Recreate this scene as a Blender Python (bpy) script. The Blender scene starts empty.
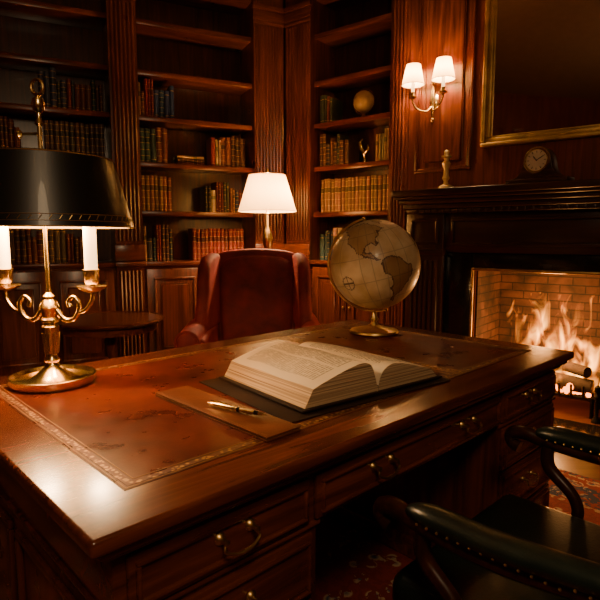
import bpy, bmesh, math, random
from mathutils import Vector, Matrix
random.seed(7)
R=math.radians
# ------------------------------------------------------------------ materials
def newmat(name):
    m=bpy.data.materials.new(name); m.use_nodes=True
    nt=m.node_tree; b=nt.nodes["Principled BSDF"]
    return m,nt,b
def N(nt,t,**kw):
    n=nt.nodes.new(t)
    for k,v in kw.items(): setattr(n,k,v)
    return n
def coords(nt,scale=(1,1,1),kind='Object'):
    tc=N(nt,'ShaderNodeTexCoord'); mp=N(nt,'ShaderNodeMapping')
    mp.inputs['Scale'].default_value=scale
    nt.links.new(tc.outputs[kind],mp.inputs['Vector']); return mp.outputs['Vector']
def ramp(nt,fac,stops):
    r=N(nt,'ShaderNodeValToRGB'); e=r.color_ramp.elements
    while len(e)<len(stops): e.new(0.5)
    for i,(p,c) in enumerate(stops):
        e[i].position=p; e[i].color=(c[0],c[1],c[2],1)
    nt.links.new(fac,r.inputs['Fac']); return r.outputs['Color']
def noise(nt,vec,scale,detail=4,dist=0.0,rough=0.5):
    n=N(nt,'ShaderNodeTexNoise'); n.inputs['Scale'].default_value=scale
    n.inputs['Detail'].default_value=detail; n.inputs['Distortion'].default_value=dist
    n.inputs['Roughness'].default_value=rough
    nt.links.new(vec,n.inputs['Vector']); return n.outputs['Fac']
def bump(nt,b,h,strength,dist=0.002):
    bp=N(nt,'ShaderNodeBump'); bp.inputs['Strength'].default_value=strength
    bp.inputs['Distance'].default_value=dist
    nt.links.new(h,bp.inputs['Height']); nt.links.new(bp.outputs['Normal'],b.inputs['Normal'])
def math_(nt,op,a,b=None,c=None):
    m=N(nt,'ShaderNodeMath',operation=op)
    for i,v in enumerate((a,b,c)):
        if v is None: continue
        if isinstance(v,(int,float)): m.inputs[i].default_value=v
        else: nt.links.new(v,m.inputs[i])
    return m.outputs[0]
def wood(name,axis,dark,light,rough=0.3,coat=0.3):
    m,nt,b=newmat(name)
    sc=[14,14,14]; sc['xyz'.index(axis)]=0.9
    v=coords(nt,sc)
    f=noise(nt,v,1.6,7,1.2,0.6)
    c=ramp(nt,f,[(0.3,dark),(0.55,[(a+b2)/2 for a,b2 in zip(dark,light)]),(0.72,light)])
    nt.links.new(c,b.inputs['Base Color'])
    v2=coords(nt,(3,3,3)); f2=noise(nt,v2,3,3)
    r=math_(nt,'MULTIPLY_ADD',f2,0.12,rough-0.06); nt.links.new(r,b.inputs['Roughness'])
    b.inputs['Coat Weight'].default_value=coat; b.inputs['Coat Roughness'].default_value=0.18
    bump(nt,b,f,0.08,0.001)
    return m
MD=(0.050,0.009,0.003); ML=(0.25,0.054,0.016)
woodx=wood('mahogany_x','x',MD,ML); woody=wood('mahogany_y','y',MD,ML); woodz=wood('mahogany_z','z',MD,ML)
deskx=wood('desk_mahogany_x','x',(0.048,0.009,0.003),(0.24,0.053,0.015),0.24,0.35)
deskz=wood('desk_mahogany_z','z',(0.04,0.007,0.0025),(0.19,0.042,0.013),0.28,0.35)
darkx=wood('dark_walnut_x','x',(0.014,0.0035,0.0018),(0.06,0.015,0.006)); darkz=wood('dark_walnut_z','z',(0.014,0.0035,0.0018),(0.06,0.015,0.006))
backz=wood('bookcase_back','z',(0.022,0.005,0.002),(0.12,0.028,0.009))
def plain(name,col,rough=0.5,metal=0,em=None,es=0,sheen=0,var=0.0,bs=0,bscale=80,coat=0):
    m,nt,b=newmat(name)
    b.inputs['Base Color'].default_value=(*col,1); b.inputs['Roughness'].default_value=rough
    b.inputs['Metallic'].default_value=metal; b.inputs['Coat Weight'].default_value=coat
    if var or bs:
        v=coords(nt)
    if var:
        f=noise(nt,v,9,5,0.3)
        c=ramp(nt,f,[(0.3,[x*(1-var) for x in col]),(0.7,[min(1,x*(1+var)) for x in col])])
        nt.links.new(c,b.inputs['Base Color'])
    if bs:
        f=noise(nt,v,bscale,3); bump(nt,b,f,bs)
    if em: b.inputs['Emission Color'].default_value=(*em,1); b.inputs['Emission Strength'].default_value=es
    if sheen:
        b.inputs['Sheen Weight'].default_value=sheen; b.inputs['Sheen Tint'].default_value=(0.8,0.04,0.02,1)
    return m
brass=plain('aged_brass',(0.80,0.60,0.25),0.24,1,var=0.15)
brassd=plain('dull_brass',(0.58,0.39,0.15),0.36,1,var=0.25)
iron=plain('cast_iron',(0.012,0.011,0.010),0.5,0.7)
velvet=plain('red_velvet',(0.17,0.008,0.006),0.75,0,sheen=0.3,var=0.4,bs=0.2,bscale=250)
green=plain('dark_green_leather',(0.006,0.013,0.010),0.34,0,var=0.4,bs=0.3,bscale=160,coat=0.15)
blackshade=plain('black_tole',(0.005,0.005,0.004),0.38,0.0,coat=0.1)
tolein=plain('tole_inner',(0.75,0.55,0.3),0.5,0.0)
candle=plain('candle_sleeve',(0.9,0.75,0.5),0.5,0,em=(1,0.64,0.28),es=2.4)
bulbm=plain('bulb_glow',(1,0.8,0.5),0.4,0,em=(1,0.7,0.36),es=20)
marble=plain('black_marble',(0.012,0.010,0.010),0.15,0,var=0.6)
brown_cover=plain('book_cover_leather',(0.018,0.008,0.005),0.5,0,var=0.4,bs=0.3)
pen_black=plain('pen_black',(0.01,0.009,0.008),0.15,0,coat=0.5)
clockface=plain('clock_face',(0.6,0.5,0.34),0.4,0)
ceilm=plain('ceiling_plaster',(0.22,0.13,0.07),0.8,0,var=0.1,bs=0.1)
gilt=plain('gilt_stamping',(0.55,0.34,0.10),0.4,0.7)
mirror=plain('antique_mirror',(0.85,0.72,0.62),0.04,1)
goldframe=plain('gilt_frame',(0.62,0.40,0.13),0.38,0.5,var=0.35,bs=0.3,bscale=60)
logm=plain('charred_log',(0.03,0.017,0.010),0.9,0,var=0.6,bs=1,bscale=30)
ember=plain('embers',(0.1,0.02,0.0),0.9,0,em=(1,0.20,0.02),es=8)
softgold=plain('faded_gold_line',(0.30,0.14,0.04),0.5,0.2)

def shade_mat(name,es):
    m,nt,b=newmat(name)
    b.inputs['Base Color'].default_value=(0.9,0.74,0.5,1); b.inputs['Roughness'].default_value=0.8
    b.inputs['Emission Color'].default_value=(1,0.58,0.22,1)
    b.inputs['Emission Strength'].default_value=es
    tr=N(nt,'ShaderNodeBsdfTranslucent'); tr.inputs['Color'].default_value=(1,0.68,0.32,1)
    mx=N(nt,'ShaderNodeMixShader'); mx.inputs[0].default_value=0.38
    nt.links.new(b.outputs[0],mx.inputs[1]); nt.links.new(tr.outputs[0],mx.inputs[2])
    nt.links.new(mx.outputs[0],nt.nodes['Material Output'].inputs['Surface'])
    return m
linen=shade_mat('linen_shade',0.6); sshade=shade_mat('sconce_shade',1.2)

def leather_top():
    m,nt,b=newmat('desk_leather')
    v=coords(nt); f=noise(nt,v,5,8,0.5,0.62); 
    c=ramp(nt,f,[(0.25,(0.036,0.006,0.003)),(0.5,(0.10,0.014,0.006)),(0.78,(0.18,0.030,0.010))])
    nt.links.new(c,b.inputs['Base Color'])
    f2=noise(nt,v,14,5); r=math_(nt,'MULTIPLY_ADD',f2,0.22,0.19); nt.links.new(r,b.inputs['Roughness'])
    f3=noise(nt,v,160,3); bump(nt,b,f3,0.2,0.001)
    return m
leather=leather_top()
folderm=plain('tan_leather',(0.13,0.035,0.011),0.38,0,var=0.45,bs=0.3,bscale=120)
def tooled():
    m,nt,b=newmat('gold_tooling')
    v=coords(nt); vo=N(nt,'ShaderNodeTexVoronoi'); vo.inputs['Scale'].default_value=95
    nt.links.new(v,vo.inputs['Vector'])
    c=ramp(nt,vo.outputs['Distance'],[(0.30,(0.44,0.24,0.07)),(0.50,(0.10,0.024,0.008))])
    nt.links.new(c,b.inputs['Base Color']); b.inputs['Roughness'].default_value=0.45; b.inputs['Metallic'].default_value=0.3
    return m
toolm=tooled()
def colattr(name,rough,coat=0,lo=(0.55,0.5,0.45),sc=30):
    m,nt,b=newmat(name)
    a=N(nt,'ShaderNodeAttribute',attribute_name='Col')
    v=coords(nt); f=noise(nt,v,sc,5)
    mx=N(nt,'ShaderNodeMix',data_type='RGBA',blend_type='MULTIPLY'); mx.inputs[0].default_value=0.7
    c=ramp(nt,f,[(0.32,lo),(0.66,(1,1,1))])
    nt.links.new(a.outputs['Color'],mx.inputs[6]); nt.links.new(c,mx.inputs[7])
    nt.links.new(mx.outputs[2],b.inputs['Base Color']); b.inputs['Roughness'].default_value=rough
    b.inputs['Coat Weight'].default_value=coat
    return m
bookm=colattr('book_bindings',0.45); globem=colattr('globe_print',0.42,0.15,(0.6,0.46,0.3),14)
def page_mat():
    m,nt,b=newmat('printed_page')
    tc=N(nt,'ShaderNodeTexCoord'); sp=N(nt,'ShaderNodeSeparateXYZ'); nt.links.new(tc.outputs['Object'],sp.inputs[0])
    x,y=sp.outputs[0],sp.outputs[1]
    line=math_(nt,'GREATER_THAN',math_(nt,'SINE',math_(nt,'MULTIPLY',y,650)),0.0)
    cb=N(nt,'ShaderNodeMapping'); cb.inputs['Scale'].default_value=(220,60,1); nt.links.new(tc.outputs['Object'],cb.inputs[0])
    w=math_(nt,'GREATER_THAN',noise(nt,cb.outputs[0],1,1),0.42)
    ax=math_(nt,'ABSOLUTE',x)
    mx1=math_(nt,'MULTIPLY',math_(nt,'GREATER_THAN',ax,0.04),math_(nt,'LESS_THAN',ax,0.195))
    col=math_(nt,'GREATER_THAN',math_(nt,'ABSOLUTE',math_(nt,'SUBTRACT',ax,0.118)),0.005)
    my=math_(nt,'LESS_THAN',math_(nt,'ABSOLUTE',y),0.155)
    t=math_(nt,'MULTIPLY',math_(nt,'MULTIPLY',line,w),math_(nt,'MULTIPLY',mx1,math_(nt,'MULTIPLY',my,col)))
    t=math_(nt,'MULTIPLY',t,0.7)
    mx=N(nt,'ShaderNodeMix',data_type='RGBA'); nt.links.new(t,mx.inputs[0])
    mx.inputs[6].default_value=(0.82,0.69,0.48,1); mx.inputs[7].default_value=(0.12,0.08,0.05,1)
    nt.links.new(mx.outputs[2],b.inputs['Base Color']); b.inputs['Roughness'].default_value=0.75
    return m
pagem=page_mat()
def edge_mat():
    m,nt,b=newmat('page_edges')
    v=coords(nt,(1.5,1.5,420)); f=noise(nt,v,1,3)
    c=ramp(nt,f,[(0.35,(0.20,0.11,0.05)),(0.6,(0.66,0.47,0.26))])
    nt.links.new(c,b.inputs['Base Color']); b.inputs['Roughness'].default_value=0.7
    bump(nt,b,f,0.5,0.002); return m
edgem=edge_mat()
def brick_mat(name,ax):
    m,nt,b=newmat(name)
    tc=N(nt,'ShaderNodeTexCoord'); sp=N(nt,'ShaderNodeSeparateXYZ'); cb=N(nt,'ShaderNodeCombineXYZ')
    nt.links.new(tc.outputs['Object'],sp.inputs[0]); nt.links.new(sp.outputs[ax],cb.inputs[0]); nt.links.new(sp.outputs[2],cb.inputs[1])
    bt=N(nt,'ShaderNodeTexBrick'); nt.links.new(cb.outputs[0],bt.inputs['Vector'])
    bt.inputs['Scale'].default_value=1.0; bt.inputs['Brick Width'].default_value=0.17; bt.inputs['Row Height'].default_value=0.06
    bt.inputs['Mortar Size'].default_value=0.004
    bt.inputs['Color1'].default_value=(0.10,0.038,0.017,1); bt.inputs['Color2'].default_value=(0.05,0.019,0.009,1); bt.inputs['Mortar'].default_value=(0.015,0.008,0.005,1)
    f=noise(nt,coords(nt),6,5,0.5)
    mx=N(nt,'ShaderNodeMix',data_type='RGBA',blend_type='MULTIPLY'); mx.inputs[0].default_value=0.9
    nt.links.new(bt.outputs['Color'],mx.inputs[6]); nt.links.new(ramp(nt,f,[(0.35,(0.12,0.11,0.10)),(0.65,(1,1,1))]),mx.inputs[7])
    nt.links.new(mx.outputs[2],b.inputs['Base Color']); b.inputs['Roughness'].default_value=0.85
    bump(nt,b,math_(nt,'SUBTRACT',1.0,bt.outputs['Fac']),0.6,0.006); return m
brickx=brick_mat('firebrick_back',0); bricky=brick_mat('firebrick_side',1)
def flame_vol():
    m=bpy.data.materials.new('fire_volume'); m.use_nodes=True; nt=m.node_tree; nt.nodes.remove(nt.nodes['Principled BSDF'])
    tc=N(nt,'ShaderNodeTexCoord'); sp=N(nt,'ShaderNodeSeparateXYZ'); nt.links.new(tc.outputs['Object'],sp.inputs[0])
    h=math_(nt,'DIVIDE',math_(nt,'SUBTRACT',sp.outputs[2],0.19),0.50)
    rx=math_(nt,'POWER',math_(nt,'DIVIDE',math_(nt,'ABSOLUTE',math_(nt,'SUBTRACT',sp.outputs[0],2.25)),0.27),2)
    ry=math_(nt,'POWER',math_(nt,'DIVIDE',math_(nt,'ABSOLUTE',math_(nt,'SUBTRACT',sp.outputs[1],0.23)),0.12),2)
    n1=noise(nt,coords(nt,(12,12,4.0)),1,3,0.9,0.5)
    nn=math_(nt,'MULTIPLY_ADD',n1,3.6,-1.3)
    thr=math_(nt,'ADD',math_(nt,'MULTIPLY_ADD',h,0.62,0.16),math_(nt,'MULTIPLY_ADD',rx,0.40,math_(nt,'MULTIPLY',ry,0.40)))
    d=math_(nt,'MAXIMUM',math_(nt,'SUBTRACT',nn,thr),0.0)
    c=ramp(nt,d,[(0.0,(1,0.14,0.006)),(0.2,(1,0.26,0.02)),(0.6,(1,0.44,0.07))])
    e=N(nt,'ShaderNodeEmission'); nt.links.new(c,e.inputs[0]); nt.links.new(math_(nt,'MULTIPLY',math_(nt,'POWER',d,1.3),260),e.inputs[1])
    nt.links.new(e.outputs[0],nt.nodes['Material Output'].inputs['Volume'])
    try: m.cycles.volume_step_rate=0.2
    except Exception: pass
    return m
firevol=flame_vol()
def floor_mat():
    m,nt,b=newmat('plank_floor')
    v=coords(nt); bt=N(nt,'ShaderNodeTexBrick'); nt.links.new(v,bt.inputs['Vector'])
    bt.inputs['Scale'].default_value=1; bt.inputs['Brick Width'].default_value=1.4; bt.inputs['Row Height'].default_value=0.11
    bt.inputs['Mortar Size'].default_value=0.002
    bt.inputs['Color1'].default_value=(0.15,0.050,0.016,1); bt.inputs['Color2'].default_value=(0.09,0.028,0.009,1); bt.inputs['Mortar'].default_value=(0.015,0.006,0.003,1)
    f=noise(nt,coords(nt,(1.5,25,1)),1.5,6,0.5)
    mx=N(nt,'ShaderNodeMix',data_type='RGBA',blend_type='MULTIPLY'); mx.inputs[0].default_value=0.7
    nt.links.new(bt.outputs['Color'],mx.inputs[6]); nt.links.new(ramp(nt,f,[(0.3,(0.4,0.4,0.4)),(0.7,(1,1,1))]),mx.inputs[7])
    nt.links.new(mx.outputs[2],b.inputs['Base Color']); b.inputs['Roughness'].default_value=0.3; return m
floorm=floor_mat()
def rug_mat(hx,hy):
    m,nt,b=newmat('persian_rug')
    tc=N(nt,'ShaderNodeTexCoord'); sp=N(nt,'ShaderNodeSeparateXYZ'); nt.links.new(tc.outputs['Object'],sp.inputs[0])
    dx=math_(nt,'SUBTRACT',hx,math_(nt,'ABSOLUTE',sp.outputs[0])); dy=math_(nt,'SUBTRACT',hy,math_(nt,'ABSOLUTE',sp.outputs[1]))
    d=math_(nt,'MINIMUM',dx,dy)
    bands=ramp(nt,math_(nt,'MULTIPLY',d,1.6),[(0.0,(0.03,0.03,0.06)),(0.05,(0.5,0.36,0.2)),(0.08,(0.24,0.03,0.018)),(0.2,(0.03,0.04,0.08)),(0.50,(0.45,0.3,0.16)),(0.54,(0.22,0.026,0.016))])
    for n in nt.nodes:
        if n.type=='VALTORGB': n.color_ramp.interpolation='CONSTANT'
    vo=N(nt,'ShaderNodeTexVoronoi'); vo.inputs['Scale'].default_value=14; nt.links.new(tc.outputs['Object'],vo.inputs['Vector'])
    pat=ramp(nt,vo.outputs['Distance'],[(0.0,(0.7,0.52,0.30)),(0.22,(0.04,0.06,0.13)),(0.34,(0.62,0.44,0.25)),(0.42,(0.28,0.03,0.018))])
    w=math_(nt,'GREATER_THAN',noise(nt,coords(nt),26,2,1.5),0.5)
    mx=N(nt,'ShaderNodeMix',data_type='RGBA'); nt.links.new(w,mx.inputs[0]); nt.links.new(bands,mx.inputs[6]); nt.links.new(pat,mx.inputs[7])
    nt.links.new(mx.outputs[2],b.inputs['Base Color']); b.inputs['Roughness'].default_value=0.95
    bump(nt,b,noise(nt,coords(nt),300,2),0.5); return m

# ------------------------------------------------------------------ mesh builder
def catmull(pts,n=6):
    pts=[Vector(p) for p in pts]; P=[pts[0]]+pts+[pts[-1]]; out=[]
    for i in range(1,len(P)-2):
        for j in range(n):
            t=j/n; a,b,c,d=P[i-1],P[i],P[i+1],P[i+2]
            out.append(0.5*((2*b)+(c-a)*t+(2*a-5*b+4*c-d)*t*t+(3*b-a-3*c+d)*t**3))
    out.append(pts[-1]); return out
class MB:
    def __init__(s): s.bm=bmesh.new(); s.mats=[]; s.col=s.bm.loops.layers.float_color.new('Col')
    def mi(s,m):
        if m not in s.mats: s.mats.append(m)
        return s.mats.index(m)
    def add(s,vs,fs,mat,M=None,col=None):
        i=s.mi(mat); bv=[s.bm.verts.new((M@Vector(v)) if M else v) for v in vs]
        for k,f in enumerate(fs):
            try: fc=s.bm.faces.new([bv[j] for j in f])
            except ValueError: continue
            fc.material_index=i; fc.smooth=True
            if col is not None:
                c=col[k] if isinstance(col,list) else col
                for l in fc.loops: l[s.col]=(c[0],c[1],c[2],1)
    def merge(s,t,mat,M=None):
        t.verts.index_update(); s.add([v.co.copy() for v in t.verts],[[v.index for v in f.verts] for f in t.faces],mat,M); t.free()
    def box(s,x0,x1,y0,y1,z0,z1,mat,bev=0.0,seg=2,M=None,fn=None,cuts=0,col=None):
        t=bmesh.new(); bmesh.ops.create_cube(t,size=1)
        for v in t.verts: v.co=Vector(((x0+x1)/2+v.co.x*(x1-x0),(y0+y1)/2+v.co.y*(y1-y0),(z0+z1)/2+v.co.z*(z1-z0)))
        if cuts: bmesh.ops.subdivide_edges(t,edges=t.edges[:],cuts=cuts,use_grid_fill=True)
        if bev:
            es=[e for e in t.edges if e.calc_face_angle(0)>0.5]
            bmesh.ops.bevel(t,geom=es,offset=bev,segments=seg,profile=0.5,affect='EDGES')
        if fn:
            for v in t.verts: v.co=Vector(fn(v.co))
        s.merge(t,mat,M)
    def prism(s,pts,plane,d0,d1,mat,bev=0.0,seg=2,M=None,fn=None):
        t=bmesh.new()
        def P(a,b,d): return {'xz':(a,d,b),'yz':(d,a,b),'xy':(a,b,d)}[plane]
        v0=[t.verts.new(P(a,b,d0)) for a,b in pts]; v1=[t.verts.new(P(a,b,d1)) for a,b in pts]
        t.faces.new(v0); t.faces.new(v1[::-1]); n=len(pts)
        for i in range(n): t.faces.new([v0[i],v1[i],v1[(i+1)%n],v0[(i+1)%n]])
        bmesh.ops.recalc_face_normals(t,faces=t.faces[:])
        if bev:
            es=[e for e in t.edges if e.calc_face_angle(0)>0.6]
            bmesh.ops.bevel(t,geom=es,offset=bev,segments=seg,profile=0.5,affect='EDGES')
        if fn:
            for v in t.verts: v.co=Vector(fn(v.co))
        s.merge(t,mat,M)
    def pad(s,outline,y0,dy,mat,fn=None,levels=(1,0.985,0.95,0.88,0.75,0.5,0.2),cx=0,cz=0):
        vs=[];fs=[];n=len(outline)
        for L in levels:
            bul=dy*math.sqrt(max(0,1-L**6))
            for a,b in outline: vs.append((cx+(a-cx)*L,y0-bul,cz+(b-cz)*L))
        for k in range(len(levels)-1):
            for i in range(n): fs.append([k*n+i,k*n+(i+1)%n,(k+1)*n+(i+1)%n,(k+1)*n+i])
        fs.append([(len(levels)-1)*n+i for i in range(n)])
        if fn: vs=[fn(Vector(v)) for v in vs]
        s.add(vs,fs,mat)
    def lathe(s,prof,mat,c=(0,0,0),seg=32,M=None,col=None):
        vs=[];fs=[];rings=[]
        for r,z in prof:
            if r<1e-5: rings.append([len(vs)]); vs.append((c[0],c[1],c[2]+z))
            else:
                rings.append(list(range(len(vs),len(vs)+seg)))
                vs+=[(c[0]+r*math.cos(2*math.pi*i/seg),c[1]+r*math.sin(2*math.pi*i/seg),c[2]+z) for i in range(seg)]
        for a,b in zip(rings,rings[1:]):
            for i in range(seg):
                j=(i+1)%seg
                if len(a)==1 and len(b)==1: continue
                if len(a)==1: fs.append([a[0],b[j],b[i]])
                elif len(b)==1: fs.append([a[i],a[j],b[0]])
                else: fs.append([a[i],a[j],b[j],b[i]])
        s.add(vs,fs,mat,M,col)
    def tube(s,pts,rad,mat,seg=10,M=None,closed=False,flat=1.0):
        pts=[Vector(p) for p in pts]; n=len(pts)
        if not isinstance(rad,(list,tuple)): rad=[rad]*n
        elif len(rad)!=n:
            rad=[rad[min(len(rad)-1,int(i/(n-1)*(len(rad)-1)))]*(1-((i/(n-1)*(len(rad)-1))%1))+rad[min(len(rad)-1,int(i/(n-1)*(len(rad)-1))+1)]*((i/(n-1)*(len(rad)-1))%1) for i in range(n)]
        vs=[];fs=[]; up=None
        for i,p in enumerate(pts):
            if closed: d=pts[(i+1)%n]-pts[i-1]
            else: d=pts[min(i+1,n-1)]-pts[max(i-1,0)]
            d.normalize()
            if up is None:
                up=Vector((0,0,1)) if abs(d.z)<0.9 else Vector((0,1,0))
            up=(up-d*up.dot(d)).normalized(); sd=d.cross(up)
            for k in range(seg):
                a=2*math.pi*k/seg; vs.append(p+(sd*math.cos(a)+up*math.sin(a)*flat)*rad[i])
        m=n if closed else n-1
        for i in range(m):
            for k in range(seg):
                a=i*seg+k;b=i*seg+(k+1)%seg;c=((i+1)%n)*seg+(k+1)%seg;d=((i+1)%n)*seg+k
                fs.append([a,b,c,d])
        if not closed: fs.append(list(range(seg))[::-1]); fs.append([(n-1)*seg+k for k in range(seg)])
        s.add(vs,fs,mat,M)
    def sphere(s,c,r,mat,seg=20,sc=(1,1,1),M=None):
        prof=[(r*math.sin(math.pi*i/(seg//2)),-r*math.cos(math.pi*i/(seg//2))) for i in range(seg//2+1)]
        prof[0]=(0,-r); prof[-1]=(0,r)
        T=Matrix.Translation(c)@Matrix.Diagonal((*sc,1)); s.lathe(prof,mat,seg=seg,M=(M@T) if M else T)
    def frame(s,x0,x1,z0,z1,w,y0,y1,mat,bev=0.003,M=None):
        s.box(x0,x1,y0,y1,z0,z0+w,mat,bev,M=M); s.box(x0,x1,y0,y1,z1-w,z1,mat,bev,M=M)
        s.box(x0,x0+w,y0,y1,z0+w,z1-w,mat,bev,M=M); s.box(x1-w,x1,y0,y1,z0+w,z1-w,mat,bev,M=M)
    def obj(s,name,loc=(0,0,0),rz=0,parent=None,sharp=38):
        bmesh.ops.recalc_face_normals(s.bm,faces=s.bm.faces[:])
        me=bpy.data.meshes.new(name); s.bm.to_mesh(me); s.bm.free()
        for m in s.mats: me.materials.append(m)
        me.set_sharp_from_angle(angle=R(sharp))
        o=bpy.data.objects.new(name,me); bpy.context.collection.objects.link(o)
        o.location=loc; o.rotation_euler=(0,0,R(rz))
        if parent: o.parent=parent
        return o
def light(name,loc,energy,col,radius,parent=None):
    l=bpy.data.lights.new(name,'POINT'); l.energy=energy; l.color=col; l.shadow_soft_size=radius
    o=bpy.data.objects.new(name,l); bpy.context.collection.objects.link(o); o.location=loc
    if parent: o.parent=parent
    return o
WARM=(1,0.63,0.31)

# ------------------------------------------------------------------ layout frames
C=(-0.13,4.9,0); RA=25.3; RB=-38.2
DESK=(-0.009,1.708,0); RD=43.8; HD=0.77
def dl(u,v,z=0.0):
    c,s_=math.cos(R(RD)),math.sin(R(RD)); return (DESK[0]+u*c-v*s_,DESK[1]+u*s_+v*c,z)
def bl(t,y,z=0.0):
    c,s_=math.cos(R(RB)),math.sin(R(RB)); return (C[0]+t*c-y*s_,C[1]+t*s_+y*c,z)
CE=3.55
# ------------------------------------------------------------------ room shell
FL,FRr=1.76,2.76     # firebox opening
m=MB(); m.box(-3.7,3.7,-1.9,5.9,-0.1,0,floorm); m.obj('floor')
m=MB(); m.box(-3.7,3.7,-1.9,5.9,CE,CE+0.1,ceilm); m.obj('ceiling')
m=MB(); m.box(-3.9,0.23,0.37,0.47,0,CE,woodz); m.obj('wall_back',C,RA)
m=MB()
m.box(-0.23,1.21,0.37,0.47,0,CE,woodz)
m.box(1.21,FL,0,0.6,0,CE,woodz); m.box(FRr,4.6,0,0.6,0,CE,woodz); m.box(FL,FRr,0,0.6,0.96,CE,woodz)
m.box(FL,FRr,0.5,0.6,0,0.96,brickx)
m.box(FL,FL+0.015,0.01,0.5,0,0.96,bricky); m.box(FRr-0.015,FRr,0.01,0.5,0,0.96,bricky)
def panel(m,x0,x1,z0,z1,y,mat=woodz):
    m.frame(x0,x1,z0,z1,0.022,y-0.022,y,mat,0.007); m.frame(x0+0.022,x1-0.022,z0+0.022,z1-0.022,0.014,y-0.012,y,mat,0.004)
    m.box(x0+0.07,x1-0.07,y-0.014,y,z0+0.07,z1-0.07,mat,0.012,1)
panel(m,1.27,1.70,1.66,3.0,0); panel(m,2.82,3.24,1.66,3.0,0); panel(m,3.35,4.2,1.1,3.0,0); panel(m,3.35,4.2,0.25,0.95,0)
m.box(1.21,4.6,-0.05,0,3.12,3.19,woodx,0.01); m.box(1.21,4.6,-0.10,0,3.3,CE,woodx,0.02)
m.obj('wall_fireplace',C,RB)
def sidewall(name,loc,rz,L):
    m=MB(); m.box(-L/2,L/2,0,0.1,0,CE,woodz)
    n=int(L/0.95)
    for i in range(n):
        a=-L/2+L*i/n+0.09; b=-L/2+L*(i+1)/n-0.09
        panel(m,a,b,1.15,3.0,0); panel(m,a,b,0.22,0.95,0)
    m.box(-L/2,L/2,-0.035,0,1.01,1.07,woodx,0.01); m.obj(name,loc,rz)
    m=MB(); m.box(-L/2,L/2,-0.02,0,0,0.16,woodx,0.006); return m
mm=sidewall('wall_left',(-3.5,0.9,0),90,5.4); mm.obj('baseboard_left',(-3.5,0.9,0),90)
mm=sidewall('wall_right',(3.25,0.4,0),-90,4.4); mm.obj('baseboard_right',(3.25,0.4,0),-90)
mm=sidewall('wall_rear',(-0.1,-1.8,0),180,6.8); mm.obj('baseboard_rear',(-0.1,-1.8,0),180)

# ------------------------------------------------------------------ built-in bookcases
SH=[0.99,1.40,1.79,2.15,2.50,2.88]
def pilaster(m,x0,x1,y=-0.03):
    m.box(x0,x1,y,0.34,0,CE,woodz)
    m.box(x0-0.012,x1+0.012,y-0.03,y,0.02,0.16,woodx,0.006)
    m.box(x0-0.015,x1+0.015,y-0.05,y,0.955,0.995,woodx,0.008)
    m.box(x0-0.012,x1+0.012,y-0.03,y,1.0,1.13,woodx,0.006)
    w=x1-x0-0.03; n=max(3,int(w/0.028)); st=w/n
    for i in range(n):
        xc=x0+0.015+st*(i+0.5)
        m.tube([(xc,y,1.16),(xc,y,2.96)],st*0.40,woodz,8)
        m.tube([(xc,y,0.2),(xc,y,0.92)],st*0.40,woodz,8)
    for k,(a,b,e) in enumerate([(2.98,3.01,0.012),(3.01,3.09,0.022),(3.09,3.13,0.035)]):
        m.box(x0-e*0.5,x1+e*0.5,y-e,y,a,b,woodx,0.006)
def bay(m,x0,x1):
    m.box(x0,x1,0.33,0.35,0,CE,backz)
    for z in SH[1:]:
        m.box(x0,x1,0.03,0.33,z-0.032,z,woodx,0.004); m.box(x0,x1,0.022,0.032,z-0.04,z+0.001,woodx,0.004)
    m.box(x0,x1,0.0,0.33,0.10,0.955,woodx); m.box(x0,x1,-0.045,0.33,0.955,0.99,woodx,0.008)
    m.box(x0,x1,-0.03,0.33,0,0.12,woodx,0.006)
    m.box(x0,x1,0.0,0.33,3.16,CE,woodx)
    xm=(x0+x1)/2
    for a,b in ((x0+0.02,xm-0.006),(xm+0.006,x1-0.02)):
        m.box(a,b,-0.018,0,0.15,0.93,woodz,0.004)
        m.frame(a+0.055,b-0.055,0.22,0.86,0.02,-0.034,-0.018,woodz,0.006)
        m.box(a+0.11,b-0.11,-0.03,-0.018,0.275,0.805,woodz,0.010,1)
    for k in (-0.03,0.03): m.sphere((xm+k,-0.03,0.6),0.011,brassd,12)
m=MB()
for a,b in ((-1.265,-0.303),(-2.44,-1.477),(-3.6,-2.65)): bay(m,a,b)
pilaster(m,-0.303,-0.03); pilaster(m,-1.477,-1.265); pilaster(m,-2.65,-2.44); 
m.box(-3.6,-0.02,-0.06,0,3.25,CE,woodx,0.02); m.obj('built_in_bookcase',C,RA)
m=MB(); bay(m,0.30,1.06); pilaster(m,0.03,0.30); pilaster(m,1.06,1.205)
m.box(0.02,1.2,-0.06,0,3.25,CE,woodx,0.02); m.obj('built_in_bookcase',C,RB)

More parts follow.
